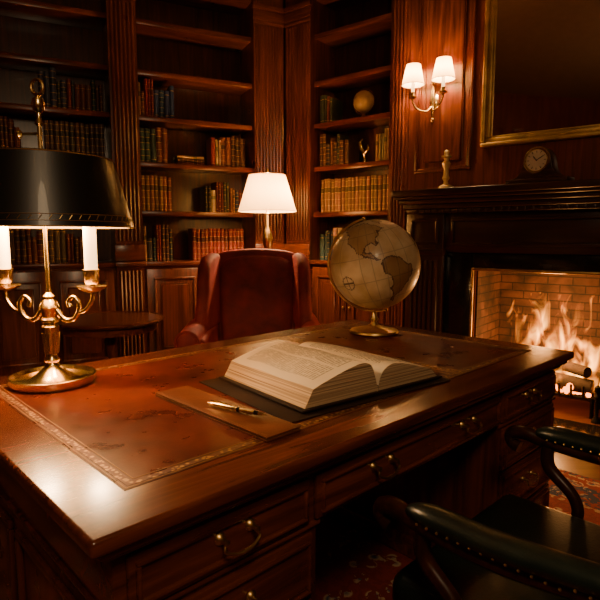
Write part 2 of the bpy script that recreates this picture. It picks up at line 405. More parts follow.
PAL=[(0.28,0.035,0.024),(0.17,0.024,0.018),(0.26,0.10,0.035),(0.12,0.05,0.025),(0.035,0.075,0.05),(0.03,0.055,0.12),(0.38,0.21,0.09),(0.05,0.032,0.024),(0.06,0.07,0.04),(0.55,0.42,0.26),(0.24,0.065,0.028)]
def book(m,x,w,h,d,yf,z,col,lean=0.0,bands=True,M=None):
    g=0.0015; xa,xb=x+g,x+w-g; n=6; pts=[]
    for i in range(n+1):
        t=i/n; pts.append((xa+(xb-xa)*t, yf+0.010*(2*t-1)**2))
    pts+= [(xb,yf+d),(xa,yf+d)]
    zs=[0,0.05,0.065,0.2,0.215,0.38,0.395,0.58,0.595,0.74,0.755,0.9,0.915,1.0] if bands else [0,0.1,0.12,0.84,0.86,1.0]
    vs=[];fs=[];cs=[];gf=[]
    for zz in zs:
        for (px,py) in pts: vs.append((px+lean*zz*h,py,z+zz*h))
    k=len(pts)
    lab=(min(1,col[0]*0.4),col[1]*0.5,col[2]*0.4)
    for si in range(len(zs)-1):
        band=(si%2==1)
        for e in range(k):
            f=[si*k+e,si*k+(e+1)%k,(si+1)*k+(e+1)%k,(si+1)*k+e]
            if band and e<n: gf.append(f)
            else:
                fs.append(f); cs.append(lab if (bands and si==8 and e<n) else col)
    top=(len(zs)-1)*k
    fs.append([top+i for i in range(k)]); cs.append((0.4,0.3,0.18))
    m.add(vs,fs,bookm,M,cs); m.add(vs,gf,gilt,M)
def row(m,x0,x1,z,hmax=0.30,cols=None,uniform=False,yf=0.07):
    x=x0; run=0; w0=0.03; c0=random.choice(PAL); h0=0.25
    while x<x1-0.02:
        if uniform: w,h,c=0.036,(0.285 if hmax>0.28 else hmax)+random.uniform(-0.006,0.004),tuple(v*random.uniform(0.8,1.2) for v in cols[0])
        else:
            if run<=0: run=random.choice([1,1,2,3]); c0=random.choice(cols or PAL); h0=random.uniform(0.19,hmax); w0=random.uniform(0.022,0.048)
            run-=1; w,h,c=w0,h0,tuple(v*random.uniform(0.85,1.15) for v in c0)
        if x+w>x1: break
        book(m,x,w,h,random.uniform(0.15,0.19),yf+random.uniform(-0.008,0.008),z,c,bands=(uniform or random.random()<0.6)); x+=w
def stack(m,x0,x1,z,n=3):
    zz=z
    for i in range(n):
        w=x1-x0-random.uniform(0,0.05); t=random.uniform(0.025,0.04)
        c=random.choice(PAL)
        M=Matrix.Translation((x0,0.08,zz+t))@Matrix.Rotation(R(90),4,'Y')
        book(m,0,t,w,0.16,0,0,c,M=M); zz+=t
m=MB()
RED=[(0.26,0.042,0.024)]; TAN=[(0.32,0.165,0.07)]
row(m,-1.255,-0.93,2.15); row(m,-1.255,-0.99,1.79); stack(m,-0.95,-0.70,1.79,3); row(m,-0.66,-0.34,1.79,0.28)
row(m,-1.255,-1.0,1.40,0.30,uniform=True,cols=[(0.30,0.13,0.055)]); row(m,-0.72,-0.36,1.40,0.27); row(m,-1.25,-1.0,0.99); row(m,-0.84,-0.34,0.99,0.27,uniform=True,cols=RED)
DK=[(0.13,0.045,0.025),(0.05,0.075,0.04),(0.04,0.055,0.10),(0.20,0.05,0.028),(0.19,0.11,0.055)]
row(m,-1.97,-1.50,2.15,cols=DK); row(m,-1.95,-1.50,1.79,0.27,uniform=True,cols=[(0.12,0.075,0.045)]); row(m,-2.40,-1.9,1.40,cols=DK); row(m,-1.8,-1.5,1.40,cols=DK); row(m,-2.3,-1.6,0.99,cols=DK); row(m,-2.42,-2.1,1.79,cols=DK)
row(m,-3.5,-2.9,2.15,cols=DK); row(m,-3.4,-2.7,1.79,cols=DK); row(m,-3.55,-2.7,1.40,cols=DK); row(m,-3.5,-2.8,0.99,cols=DK)
m.obj('shelf_books',C,RA)
m=MB()
row(m,0.32,0.47,2.15,0.25,cols=DK); row(m,0.32,0.62,1.79,0.28); row(m,0.88,1.05,1.79,0.28,cols=[(0.5,0.35,0.2),(0.26,0.09,0.04)]); row(m,0.33,1.05,1.40,0.29,uniform=True,cols=TAN)
row(m,0.33,0.58,0.99,0.28,cols=[(0.6,0.48,0.32),(0.05,0.08,0.08),(0.4,0.28,0.15)]); row(m,0.7,1.03,0.99,0.27)
m.obj('shelf_books',C,RB)
m=MB(); m.lathe([(0,0),(0.05,0),(0.052,0.01),(0.02,0.02),(0.012,0.04),(0.02,0.05),(0,0.052)],brassd,seg=20)
m.sphere((0,0,0.14),0.088,plain('aged_globe_paper',(0.48,0.33,0.16),0.4,0,var=0.5),24); m.tube([(0.1*math.cos(a),0,0.14+0.1*math.sin(a)) for a in [2*math.pi*i/28 for i in range(28)]],0.004,brass,6,closed=True)
m.obj('small_globe',bl(0.73,0.13,2.152),RB)
m=MB(); m.lathe([(0,0),(0.045,0),(0.045,0.012),(0.015,0.02),(0.01,0.06),(0.02,0.08),(0,0.085)],brass,seg=20)
m.tube(catmull([(0,0,0.08),(-0.03,0,0.12),(-0.045,0,0.17),(-0.02,0,0.2)]),[0.012,0.02,0.008],brass); m.tube(catmull([(0,0,0.08),(0.03,0,0.11),(0.03,0,0.15)]),[0.01,0.016,0.006],brass)
m.obj('brass_figurine',bl(0.75,0.12,1.792),RB)

# ------------------------------------------------------------------ fireplace surround
m=MB()
def flutes(x0,x1,y,z0,z1,n,mat):
    st=(x1-x0)/n
    for i in range(n): m.tube([(x0+st*(i+0.5),y,z0),(x0+st*(i+0.5),y,z1)],st*0.4,mat,8)
for a,b in ((1.26,1.55),(2.97,3.26)):
    m.box(a,b,-0.10,0,0,1.36,darkz,0.004); m.box(a-0.015,b+0.015,-0.125,0,0,0.18,darkx,0.008)
    flutes(a+0.03,b-0.03,-0.10,0.22,1.02,6,darkz)
    m.box(a-0.012,b+0.012,-0.12,0,1.06,1.10,darkx,0.008)
    m.frame(a+0.04,b-0.04,1.14,1.32,0.018,-0.115,-0.10,darkx,0.005)
m.box(1.55,2.97,-0.07,0,1.08,1.36,darkx,0.004); m.frame(1.60,2.92,1.13,1.32,0.02,-0.088,-0.07,darkx,0.006)
m.box(1.55,FL,-0.045,0,0,1.08,marble,0.003); m.box(FRr,2.97,-0.045,0,0,1.08,marble,0.003); m.box(FL,FRr,-0.045,0,0.96,1.08,marble,0.003)
for k,(e,a,b) in enumerate([(0.14,1.36,1.39),(0.17,1.39,1.425),(0.21,1.425,1.455),(0.25,1.455,1.475),(0.28,1.475,1.52)]):
    m.box(1.32-e*0.35,3.20+e*0.35,-e,0,a,b,darkx,0.007,3)
x=1.34
while x<3.18: m.box(x,x+0.03,-0.155,-0.13,1.362,1.386,darkx,0.002); x+=0.05
m.frame(FL-0.012,FRr+0.012,-0.02,0.975,0.020,-0.062,-0.045,brassd,0.005)
m.box(1.22,3.28,-0.6,-0.126,0,0.035,marble,0.008)
m.obj('fireplace',C,RB)
fp=MB()
for i in range(9):
    x=1.97+i*0.073
    fp.tube(catmull([(x,0.40,0.16),(x,0.2,0.13),(x,0.08,0.14),(x,0.05,0.22)]),0.008,iron,6)
for y,z in ((0.38,0.145),(0.10,0.13)): fp.tube([(1.94,y,z),(2.58,y,z)],0.011,iron,8)
for x in (1.99,2.53):
    for y in (0.1,0.36): fp.tube([(x,y,0.0),(x,y,0.14)],0.012,iron,8)
    fp.lathe([(0,0),(0.03,0),(0.026,0.02),(0.012,0.04),(0.012,0.15),(0.02,0.17),(0.012,0.19),(0.022,0.21),(0.018,0.235),(0,0.25)],iron,c=(x-0.04 if x<2.2 else x+0.04,0.03,0),seg=16)
gr=fp.obj('fireplace_log_grate',C,RB)
m=MB()
m.tube([(1.99,0.15,0.20),(2.24,0.17,0.205),(2.52,0.14,0.20)],[0.05,0.06,0.05],logm,12); m.tube([(2.02,0.29,0.21),(2.54,0.30,0.22)],0.055,logm,12)
m.tube([(2.06,0.10,0.28),(2.32,0.24,0.31),(2.46,0.33,0.33)],[0.04,0.05,0.04],logm,12); m.tube([(2.49,0.12,0.30),(2.2,0.3,0.31)],0.038,logm,12)
for i in range(90):
    m.sphere((random.uniform(2.01,2.52),random.uniform(0.085,0.34),random.uniform(0.15,0.21)),random.uniform(0.012,0.026),ember,8)
m.obj('firewood_logs',parent=gr)
m=MB(); m.box(1.93,2.60,0.06,0.42,0.17,0.80,firevol); m.obj('flames',parent=gr)
light('fire_light',(2.25,0.04,0.50),36,(1,0.42,0.12),0.10,gr)
light('ember_light',(2.22,0.22,0.78),7,(1,0.40,0.10),0.08,gr)

# mantel objects
m=MB()
pts=catmull([(0.17,0.03,0),(0.125,0.045,0),(0.095,0.09,0),(0.078,0.16,0),(0.045,0.205,0),(0,0.222,0),(-0.045,0.205,0),(-0.078,0.16,0),(-0.095,0.09,0),(-0.125,0.045,0),(-0.17,0.03,0)],4)
m.prism([(p.x,p.y) for p in pts],'xz',-0.05,0.05,darkx,0.004); m.box(-0.19,0.19,-0.065,0.065,0,0.03,darkx,0.008)
F=Matrix.Translation((0,-0.05,0.138))@Matrix.Rotation(R(90),4,'X')
m.lathe([(0,0.004),(0.066,0.004)],clockface,M=F); m.lathe([(0.062,0.0),(0.066,0.012),(0.074,0.014),(0.080,0.008),(0.082,0.0)],brass,M=F,seg=40)
for i in range(12):
    a=i*math.pi/6; m.box(-0.0015,0.0015,0.045,0.058,0.0045,0.006,pen_black,M=F@Matrix.Rotation(a,4,'Z'))
m.box(-0.002,0.002,-0.005,0.045,0.006,0.008,pen_black,M=F@Matrix.Rotation(R(-60),4,'Z')); m.box(-0.0025,0.0025,-0.005,0.032,0.006,0.008,pen_black,M=F@Matrix.Rotation(R(40),4,'Z'))
m.obj('mantel_clock',bl(2.20,-0.17,1.521),RB-8)
m=MB(); m.lathe([(0,0),(0.05,0),(0.052,0.012),(0.034,0.022),(0.018,0.03),(0.014,0.05),(0.026,0.07),(0.018,0.09),(0.016,0.13),(0.026,0.15),(0.030,0.17),(0.016,0.185),(0.018,0.205),(0.034,0.212),(0.034,0.22),(0.016,0.225),(0.018,0.25),(0,0.262)],plain('polished_brass',(0.85,0.66,0.32),0.42,0.75),seg=24)
m.obj('brass_candlestick',bl(1.60,-0.20,1.521),RB)
m=MB(); a,b,z0,z1=1.77,2.70,1.80,3.02
m.box(a+0.04,b-0.04,-0.015,-0.004,z0+0.04,z1-0.04,mirror)
m.frame(a,b,z0,z1,0.03,-0.05,0,goldframe,0.012,); m.frame(a+0.03,b-0.03,z0+0.03,z1-0.03,0.030,-0.032,0,goldframe,0.008); m.frame(a+0.060,b-0.060,z0+0.060,z1-0.060,0.012,-0.024,0,goldframe,0.004)
m.obj('gilt_mirror',C,RB)
# sconce
m=MB()
m.lathe([(0,0.03),(0.02,0.028),(0.034,0.016),(0.045,0.008),(0.048,0)],brass,M=Matrix.Diagonal((1,1,1.6,1))@Matrix.Rotation(R(90),4,'X'),seg=28)
m.lathe([(0,-0.16),(0.012,-0.15),(0.018,-0.13),(0.008,-0.11),(0.014,-0.08),(0.014,0.06),(0.008,0.10),(0.018,0.115),(0.010,0.135),(0,0.15)],brass,c=(0,-0.03,0),seg=18)
for s_ in (-1,1):
    m.tube(catmull([(0,-0.03,-0.03),(s_*0.03,-0.07,-0.075),(s_*0.08,-0.11,-0.06),(s_*0.115,-0.12,-0.01),(s_*0.115,-0.12,0.02)],6),0.007,brass,8)
    m.lathe([(0,0.0),(0.01,0.0),(0.03,0.012),(0.032,0.018),(0.014,0.02),(0.014,0.05),(0,0.05)],brass,c=(s_*0.115,-0.12,0.01),seg=18)
    m.lathe([(0.011,0.05),(0.011,0.12),(0,0.12)],candle,c=(s_*0.115,-0.12,0.01),seg=12)
    m.lathe([(0.080,0.11),(0.05,0.25)],sshade,c=(s_*0.115,-0.12,0),seg=28)
    m.tube([(s_*0.115+0.080*math.cos(k*math.pi/14),-0.12+0.080*math.sin(k*math.pi/14),0.11) for k in range(28)],0.002,brassd,6,closed=True)
    m.tube([(s_*0.115+0.05*math.cos(k*math.pi/14),-0.12+0.05*math.sin(k*math.pi/14),0.25) for k in range(28)],0.002,brassd,6,closed=True)
o=m.obj('wall_sconce',bl(1.41,0,2.165),RB)
for s_ in (-1,1): light('sconce_bulb',(s_*0.115,-0.12,0.18),13,WARM,0.025,o)

# ------------------------------------------------------------------ floor lamp
m=MB()
m.lathe([(0,0),(0.15,0),(0.15,0.015),(0.12,0.03),(0.04,0.045),(0.02,0.08),(0.013,0.12),(0.013,0.9),(0.03,0.93),(0.013,0.96),(0.013,1.06),(0.022,1.08),(0.036,1.14),(0.04,1.18),(0.024,1.24),(0.012,1.27),(0.010,1.36),(0.02,1.37),(0.012,1.38),(0.009,1.67),(0.018,1.675),(0.012,1.70),(0,1.715)],brassd,seg=28)
m.lathe([(0.222,1.385),(0.140,1.655)],linen,seg=40)
for r,z in ((0.222,1.385),(0.140,1.655)): m.tube([(r*math.cos(k*math.pi/20),r*math.sin(k*math.pi/20),z) for k in range(40)],0.003,linen,6,closed=True)
for k in range(3):
    a=k*2*math.pi/3; m.tube([(0,0,1.64),(0.14*math.cos(a),0.14*math.sin(a),1.65)],0.002,brassd,6)
o=m.obj('floor_lamp',(-0.25,4.15,0))
light('lamp_bulb',(0.05,0,1.50),46,WARM,0.04,o)

# ------------------------------------------------------------------ side table
m=MB()
m.lathe([(0,0.62),(0.33,0.62),(0.345,0.628),(0.355,0.64),(0.35,0.65),(0.335,0.652),(0.33,0.648),(0,0.648)],deskx,seg=56)
m.lathe([(0.29,0.57),(0.30,0.57),(0.30,0.62),(0.29,0.62)],woodx,seg=48)
m.lathe([(0,0.18),(0.03,0.18),(0.05,0.22),(0.055,0.27),(0.03,0.33),(0.022,0.38),(0.03,0.44),(0.045,0.5),(0.03,0.54),(0.06,0.575),(0.1,0.62)],woodz,seg=28)
for k in range(3):
    a=k*2*math.pi/3+0.5; ca,sa=math.cos(a),math.sin(a)
    m.tube(catmull([(0.02*ca,0.02*sa,0.24),(0.12*ca,0.12*sa,0.22),(0.22*ca,0.22*sa,0.10),(0.28*ca,0.28*sa,0.03),(0.32*ca,0.32*sa,0.022)]),[0.03,0.028,0.02,0.018,0.022],woodz,10)
m.obj('round_side_table',(-1.275,3.55,0))

# ------------------------------------------------------------------ wing chair (front = -y)
m=MB(); KX=0.87
def lean(co): return (co.x*KX,co.y+max(0,co.z-0.4)*0.14,co.z)
MX=Matrix.Diagonal((KX,1,1,1))
crest=catmull([(-0.33,0.30,0),(-0.335,0.6,0),(-0.35,0.85,0),(-0.355,0.98,0),(-0.33,1.055,0),(-0.26,1.09,0),(-0.13,1.105,0),(0,1.11,0),(0.13,1.105,0),(0.26,1.09,0),(0.33,1.055,0),(0.355,0.98,0),(0.35,0.85,0),(0.335,0.6,0),(0.33,0.30,0)],4)
m.prism([(p.x,p.y) for p in crest],'xz',0.25,0.38,velvet,0.03,4,fn=lean)
inn=catmull([(-0.27,0.46,0),(-0.285,0.7,0),(-0.30,0.92,0),(-0.285,1.0,0),(-0.22,1.045,0),(-0.11,1.062,0),(0,1.066,0),(0.11,1.062,0),(0.22,1.045,0),(0.285,1.0,0),(0.30,0.92,0),(0.285,0.7,0),(0.27,0.46,0)],4)
m.pad([(p.x,p.y) for p in inn],0.252,0.05,velvet,fn=lambda c:lean(c),cx=0,cz=0.78)
for s_ in (-1,1):
    x0,x1=(0.285,0.375) if s_>0 else (-0.375,-0.285)
    wing=catmull([(0.30,0.60,0),(-0.08,0.60,0),(-0.15,0.66,0),(-0.14,0.74,0),(-0.10,0.83,0),(-0.09,0.92,0),(-0.06,1.01,0),(0.03,1.065,0),(0.16,1.085,0),(0.34,1.075,0)],4)
    m.prism([(p.x,p.y) for p in wing]+[(0.34,0.6)],'yz',x0,x1,velvet,0.038,5,fn=lambda co,s_=s_:(KX*(co.x+s_*(max(0,(0.25-co.y))*0.10-max(0,co.y-0.0)*0.02)),co.y+max(0,co.z-0.4)*0.10,co.z))
    m.box(min(s_*0.30,s_*0.395),max(s_*0.30,s_*0.395),-0.36,0.32,0.20,0.62,velvet,0.025,4,M=MX)
    m.tube(catmull([(s_*0.355,-0.40,0.605),(s_*0.352,-0.1,0.62),(s_*0.34,0.30,0.63)],5),[0.068,0.067,0.062],velvet,24)
    m.tube([(s_*0.355+0.066*math.cos(k*math.pi/12),-0.402,0.605+0.066*math.sin(k*math.pi/12)) for k in range(24)],0.006,velvet,6,closed=True)
    m.sphere((s_*0.355,-0.40,0.605),0.058,velvet,16,sc=(1,0.25,1))
    m.box(min(s_*0.335,s_*0.44),max(s_*0.335,s_*0.44),-0.395,-0.35,0.20,0.59,velvet,0.018,4,M=MX)
    m.tube(catmull([(s_*0.30,-0.33,0.21),(s_*0.32,-0.37,0.14),(s_*0.305,-0.35,0.07),(s_*0.32,-0.38,0.0)]),[0.04,0.035,0.018,0.024],darkz,10)
    m.tube(catmull([(s_*0.29,0.30,0.21),(s_*0.29,0.33,0.10),(s_*0.29,0.38,0.0)]),[0.03,0.022,0.02],darkz,10)
m.box(-0.33,0.33,-0.36,0.3,0.19,0.34,velvet,0.02,3,M=MX)
m.box(-0.29,0.29,-0.41,0.22,0.33,0.48,velvet,0.06,6,M=MX)
m.obj('wing_chair',(-0.285,3.32,0.0),2)

# ------------------------------------------------------------------ desk
m=MB(); L,W=0.905,0.54
m.box(-L,L,-W,W,0.742,HD,deskx,0.008,4)
m.box(-L+0.016,L-0.016,-W+0.016,W-0.016,0.722,0.744,deskx,0.009,4)
m.box(-L+0.034,L-0.034,-W+0.034,W-0.034,0.708,0.724,deskx,0.006,3)
def ring(x0,x1,y0,y1,w,z0,z1,mat):
    m.box(x0,x1,y0,y0+w,z0,z1,mat); m.box(x0,x1,y1-w,y1,z0,z1,mat); m.box(x0,x0+w,y0+w,y1-w,z0,z1,mat); m.box(x1-w,x1,y0+w,y1-w,z0,z1,mat)
LX,LY=0.80,0.425
m.box(-LX,LX,-LY,LY,HD-0.002,HD+0.0008,leather)
for (x0,x1) in ((-LX+0.01,0.29),(0.31,LX-0.01)):
    ring(x0,x1,-LY+0.01,LY-0.01,0.014,HD,HD+0.0014,toolm)
    ring(x0+0.020,x1-0.020,-LY+0.030,LY-0.030,0.002,HD,HD+0.0014,softgold)
    ring(x0-0.006,x1+0.006,-LY+0.004,LY-0.004,0.002,HD,HD+0.0014,softgold)
FX,FY=0.855,0.49
m.box(-FX,FX,-FY,FY,0.595,0.71,deskx,0.003)
def drawer(x0,x1,z0,z1,y,handles):
    sgn=-1 if y<0 else 1
    a,b=sorted((y,y+sgn*0.012)); m.box(x0,x1,a,b,z0,z1,deskx,0.004)
    a,b=sorted((y,y+sgn*0.020)); m.frame(x0+0.012,x1-0.012,z0+0.012,z1-0.012,0.008,a,b,deskx,0.003)
    for hx in handles:
        zc=(z0+z1)/2+0.010; yy=y+sgn*0.012
        for k in (-0.034,0.034):
            m.lathe([(0.012,0),(0.010,0.005),(0.005,0.008),(0.005,0.018),(0.006,0.022),(0,0.024)],brassd,M=Matrix.Translation((hx+k,yy,zc))@Matrix.Rotation(R(90 if sgn<0 else -90),4,'X'),seg=14)
        m.tube(catmull([(hx-0.034,yy+sgn*0.018,zc),(hx-0.038,yy+sgn*0.022,zc-0.014),(hx-0.018,yy+sgn*0.026,zc-0.024),(hx,yy+sgn*0.027,zc-0.026),(hx+0.018,yy+sgn*0.026,zc-0.024),(hx+0.038,yy+sgn*0.022,zc-0.014),(hx+0.034,yy+sgn*0.018,zc)],5),[0.0028,0.003,0.0042,0.003,0.0028],brassd,8)
for y in (-FY,FY):
    drawer(-0.835,-0.44,0.603,0.702,y,(-0.63,)); drawer(-0.42,0.40,0.603,0.702,y,(-0.20,0.20)); drawer(0.42,0.835,0.603,0.702,y,(0.62,))
for s_ in (-1,1):
    a,b=sorted((s_*0.41,s_*0.855)); m.box(a,b,-FY,FY,0.07,0.60,deskz,0.003)
    m.box(a-0.015,b+0.015,-FY-0.015,FY+0.015,0.011,0.09,deskx,0.008,3)
    m.box(a-0.006,b+0.006,-FY-0.008,FY+0.008,0.588,0.598,deskx,0.003)
    for y in (-FY,FY):
        drawer(a+0.02,b-0.02,0.44,0.58,y,(s_*0.63,)); drawer(a+0.02,b-0.02,0.275,0.43,y,(s_*0.63,)); drawer(a+0.02,b-0.02,0.10,0.265,y,(s_*0.63,))
    Mx=Matrix.Rotation(R(90*s_),4,'Z')
    for (p,q) in ((-0.46,-0.02),(0.02,0.46)):
        m.frame(p,q,0.13,0.56,0.02,-FX-0.012,-FX,deskz,0.005,M=Mx)
m.obj('executive_desk',DESK,RD)

# ------------------------------------------------------------------ bouillotte lamp
m=MB()
m.lathe([(0,0),(0.112,0),(0.116,0.006),(0.118,0.024),(0.113,0.026),(0.107,0.014),(0.08,0.012),(0.06,0.016),(0.045,0.028),(0.03,0.040),(0.02,0.05),(0.016,0.06),(0.022,0.068),(0.016,0.078),(0.015,0.085),(0.022,0.15),(0.024,0.165),(0.018,0.172),(0.026,0.18),(0.026,0.186),(0.018,0.192),(0.022,0.205),(0.028,0.22),(0.022,0.235),(0.012,0.245),(0.018,0.252),(0.008,0.262),(0.006,0.28),(0.006,0.72),(0.012,0.725),(0.009,0.735),(0.006,0.74),(0.006,0.755),(0.014,0.762),(0.018,0.777),(0.014,0.792),(0.006,0.798),(0.009,0.805),(0,0.806)],brass,seg=36)
for k in range(10):
    a=k*math.pi/5; m.tube([(0.0165*math.cos(a),0.0165*math.sin(a),0.088),(0.0225*math.cos(a),0.0225*math.sin(a),0.148)],0.0035,brass,6)
m.tube([(0.017*math.cos(a),0,0.823+0.020*math.sin(a)) for a in [k*math.pi/14 for k in range(28)]],0.0045,brass,8,closed=True)
m.tube([(0,0,0.70),(-0.05,0,0.70)],0.004,brass,8); m.lathe([(0,0),(0.006,0.002),(0.012,0.008),(0.006,0.014),(0,0.016)],brass,M=Matrix.Translation((-0.05,0,0.70))@Matrix.Rotation(R(-90),4,'Y'),seg=14)
for s_ in (-1,1):
    m.tube(catmull([(s_*0.02,0,0.215),(s_*0.045,0,0.185),(s_*0.075,0,0.19),(s_*0.09,0,0.225),(s_*0.075,0,0.25),(s_*0.058,0,0.238),(s_*0.062,0,0.222)],6),[0.008,0.008,0.007,0.007,0.006,0.006,0.008],brass,10)
    m.tube(catmull([(s_*0.085,0,0.205),(s_*0.11,0,0.215),(s_*0.13,0,0.245),(s_*0.13,0,0.27)],6),0.006,brass,10)
    m.lathe([(0,0.262),(0.012,0.262),(0.038,0.276),(0.042,0.282),(0.038,0.283),(0.015,0.278),(0.014,0.285),(0.020,0.292),(0.022,0.320),(0.024,0.328),(0.020,0.33),(0,0.33)],brass,c=(s_*0.13,0,0),seg=24)
    m.lathe([(0.0175,0.328),(0.0175,0.465),(0.014,0.472),(0,0.473)],candle,c=(s_*0.13,0,0),seg=20)
    m.lathe([(0.006,0.472),(0.014,0.49),(0.015,0.505),(0.009,0.53),(0,0.55)],bulbm,c=(s_*0.13,0,0),seg=16)
ZT=0.630
m.lathe([(0.240,0.445),(0.190,ZT)],blackshade,seg=64); m.lathe([(0.238,0.4455),(0.188,ZT-0.001)],tolein,seg=64)
m.lathe([(0.190,ZT),(0.184,ZT+0.004),(0.02,ZT+0.012)],blackshade,seg=64); m.lathe([(0.184,ZT),(0.02,ZT+0.008)],tolein,seg=64)
for r,z,t in ((0.240,0.445,0.0018),(0.2330,0.475,0.0006),(0.2370,0.459,0.0006),(0.190,ZT,0.0016)):
    m.tube([(r*math.cos(k*math.pi/32),r*math.sin(k*math.pi/32),z) for k in range(64)],t,brassd,6,closed=True)
for k in range(64):
    a=k*math.pi/32; m.tube([(0.2365*math.cos(a),0.2365*math.sin(a),0.462),(0.2345*math.cos(a+0.03),0.2345*math.sin(a+0.03),0.472)],0.001,brassd,5)
o=m.obj('bouillotte_lamp',(-0.714,1.511,HD+0.0015),-6)
for s_ in (-1,1): light('candle_bulb',(s_*0.09,-0.03,0.50),12,WARM,0.02,o)

# ------------------------------------------------------------------ desk globe
NA=[(-168,66),(-140,70),(-95,72),(-80,68),(-62,58),(-55,50),(-70,44),(-76,35),(-81,26),(-84,30),(-97,26),(-97,20),(-88,21),(-84,12),(-78,8),(-84,8),(-105,20),(-113,30),(-124,40),(-125,50),(-150,60)]
SA=[(-78,8),(-70,12),(-60,9),(-50,0),(-35,-7),(-40,-22),(-50,-30),(-58,-38),(-66,-46),(-68,-55),(-74,-50),(-72,-30),(-70,-18),(-80,-5)]
GR=[(-55,60),(-20,70),(-25,82),(-60,82)]
AF=[(-17,15),(-10,32),(10,37),(32,31),(43,12),(51,11),(40,-5),(35,-22),(20,-35),(12,-18),(9,2),(-8,5)]
EU=[(-10,36),(0,48),(5,60),(25,71),(70,72),(140,72),(178,66),(160,60),(140,50),(122,38),(120,25),(108,15),(100,5),(95,18),(80,8),(72,20),(58,25),(45,14),(35,30),(28,40)]
AU=[(114,-22),(130,-12),(142,-12),(153,-28),(146,-38),(130,-32),(115,-34)]
def inside(p,poly):
    x,y=p;r=False;j=len(poly)-1
    for i in range(len(poly)):
        xi,yi=poly[i];xj,yj=poly[j]
        if (yi>y)!=(yj>y) and x<(xj-xi)*(y-yi)/(yj-yi)+xi: r=not r
        j=i
    return r
from mathutils import noise as mn
m=MB(); r=0.193; NS,NR=300,150; vs=[(0,0,-r)];fs=[];cs=[]
for i in range(1,NR):
    la=-math.pi/2+math.pi*i/NR
    for j in range(NS):
        lo=2*math.pi*j/NS; vs.append((r*math.cos(la)*math.cos(lo),r*math.cos(la)*math.sin(lo),r*math.sin(la)))
vs.append((0,0,r))
def gcol(la,lo):
    la=math.degrees(la);lo=math.degrees(lo); lo=(lo+180)%360-180
    wv=mn.noise(Vector((la*0.12,lo*0.12,3)))*4; p=(lo+wv,la+mn.noise(Vector((la*0.12,lo*0.12,9)))*4)
    base=[0.68,0.53,0.31]
    hit=None
    for k,poly in enumerate((NA,SA,GR,AF,EU,AU)):
        if inside(p,poly): hit=k
    if hit is not None:
        base=[(0.46,0.29,0.14),(0.34,0.20,0.09),(0.5,0.34,0.17),(0.42,0.27,0.12),(0.4,0.26,0.13),(0.42,0.24,0.11)][hit]
        if any(not inside((p[0]+dx,p[1]+dy),(NA,SA,GR,AF,EU,AU)[hit]) for dx,dy in ((2.0,0),(-2.0,0),(0,2.0),(0,-2.0))): base=(0.13,0.065,0.03)
    dd=math.hypot((lo+128)*math.cos(math.radians(la)),la+12)
    if 8.0<dd<9.2 or (dd<8.0 and (abs((lo+128))<0.7 or abs(la+12)<0.7)): base=(0.16,0.10,0.05)
    if abs((la+7.5)%15-7.5)<0.55 or abs((lo+7.5)%15-7.5)<0.6: base=[c*0.68 for c in base]
    return base
for i in range(NR):
    for j in range(NS):
        j2=(j+1)%NS; c=gcol(-math.pi/2+math.pi*(i+0.5)/NR,2*math.pi*(j+0.5)/NS)
        if i==0: f=[0,1+j2,1+j]
        elif i==NR-1: f=[1+(i-1)*NS+j,1+(i-1)*NS+j2,len(vs)-1]
        else: a=1+(i-1)*NS; b=a+NS; f=[a+j,a+j2,b+j2,b+j]
        fs.append(f); cs.append(c)
T=Matrix.Translation((0,0,0.30))@Matrix.Rotation(R(-14),4,'Y')@Matrix.Rotation(R(2),4,'X')@Matrix.Rotation(R(-2),4,'Z')
m.add(vs,fs,globem,T,cs)
m.lathe([(0,0),(0.10,0),(0.108,0.006),(0.104,0.014),(0.08,0.020),(0.045,0.026),(0.02,0.036),(0.012,0.05),(0.02,0.062),(0.012,0.075),(0.010,0.092),(0,0.094)],brassd,seg=36)
T2=Matrix.Translation((0,0,0.30))@Matrix.Rotation(R(-14),4,'Y')
arc=[(-0.202*math.cos(R(a)),0,0.202*math.sin(R(a))) for a in range(-90,91,6)]
m.tube(arc,0.005,brassd,8,M=T2); 
for zz in (0.202,-0.202): m.sphere((0,0,zz),0.009,brass,12,M=T2)
m.obj('desk_globe',(0.325,2.32,HD+0.0015),-8)

# ------------------------------------------------------------------ open book
m=MB()
def bookside(s_,th):
    top=[(0.003,0.022),(0.010,0.046),(0.026,th+0.004),(0.055,th+0.014),(0.09,th+0.011),(0.14,th+0.001),(0.19,th-0.014),(0.222,th-0.026)]
    prof=catmull([(a,b,0) for a,b in top],3); nY=14; vs=[];k=len(prof); fs=[]
    for j in range(nY+1):
        y=-0.19+0.38*j/nY; fr=1-0.03*abs(2*j/nY-1)**3
        for p in prof: vs.append((s_*p.x,y,p.y*fr+0.0015*math.sin(j*0.9+p.x*30)))
    for j in range(nY):
        for i in range(k-1): fs.append([j*k+i,j*k+i+1,(j+1)*k+i+1,(j+1)*k+i])
    m.add(vs,fs,pagem)
    for j in (0,nY):
        y=-0.19+0.38*j/nY; base=[vs[j*k+i] for i in range(k)]
        bt=[(s_*(0.003+ (0.248-0.003)*i/(k-1)),y,0.008) for i in range(k)]
        m.add(base+bt,[[i,i+1,k+i+1,k+i] for i in range(k-1)],edgem)
    fe=[vs[j*k+k-1] for j in range(nY+1)]; mid=[(s_*(0.237),v[1],v[2]*0.5) for v in fe]; be=[(s_*0.248,v[1],0.008) for v in fe]; q=nY+1
    m.add(fe+mid+be,[[i,i+1,q+i+1,q+i] for i in range(nY)]+[[q+i,q+i+1,2*q+i+1,2*q+i] for i in range(nY)],edgem)
bookside(-1,0.078); bookside(1,0.060)
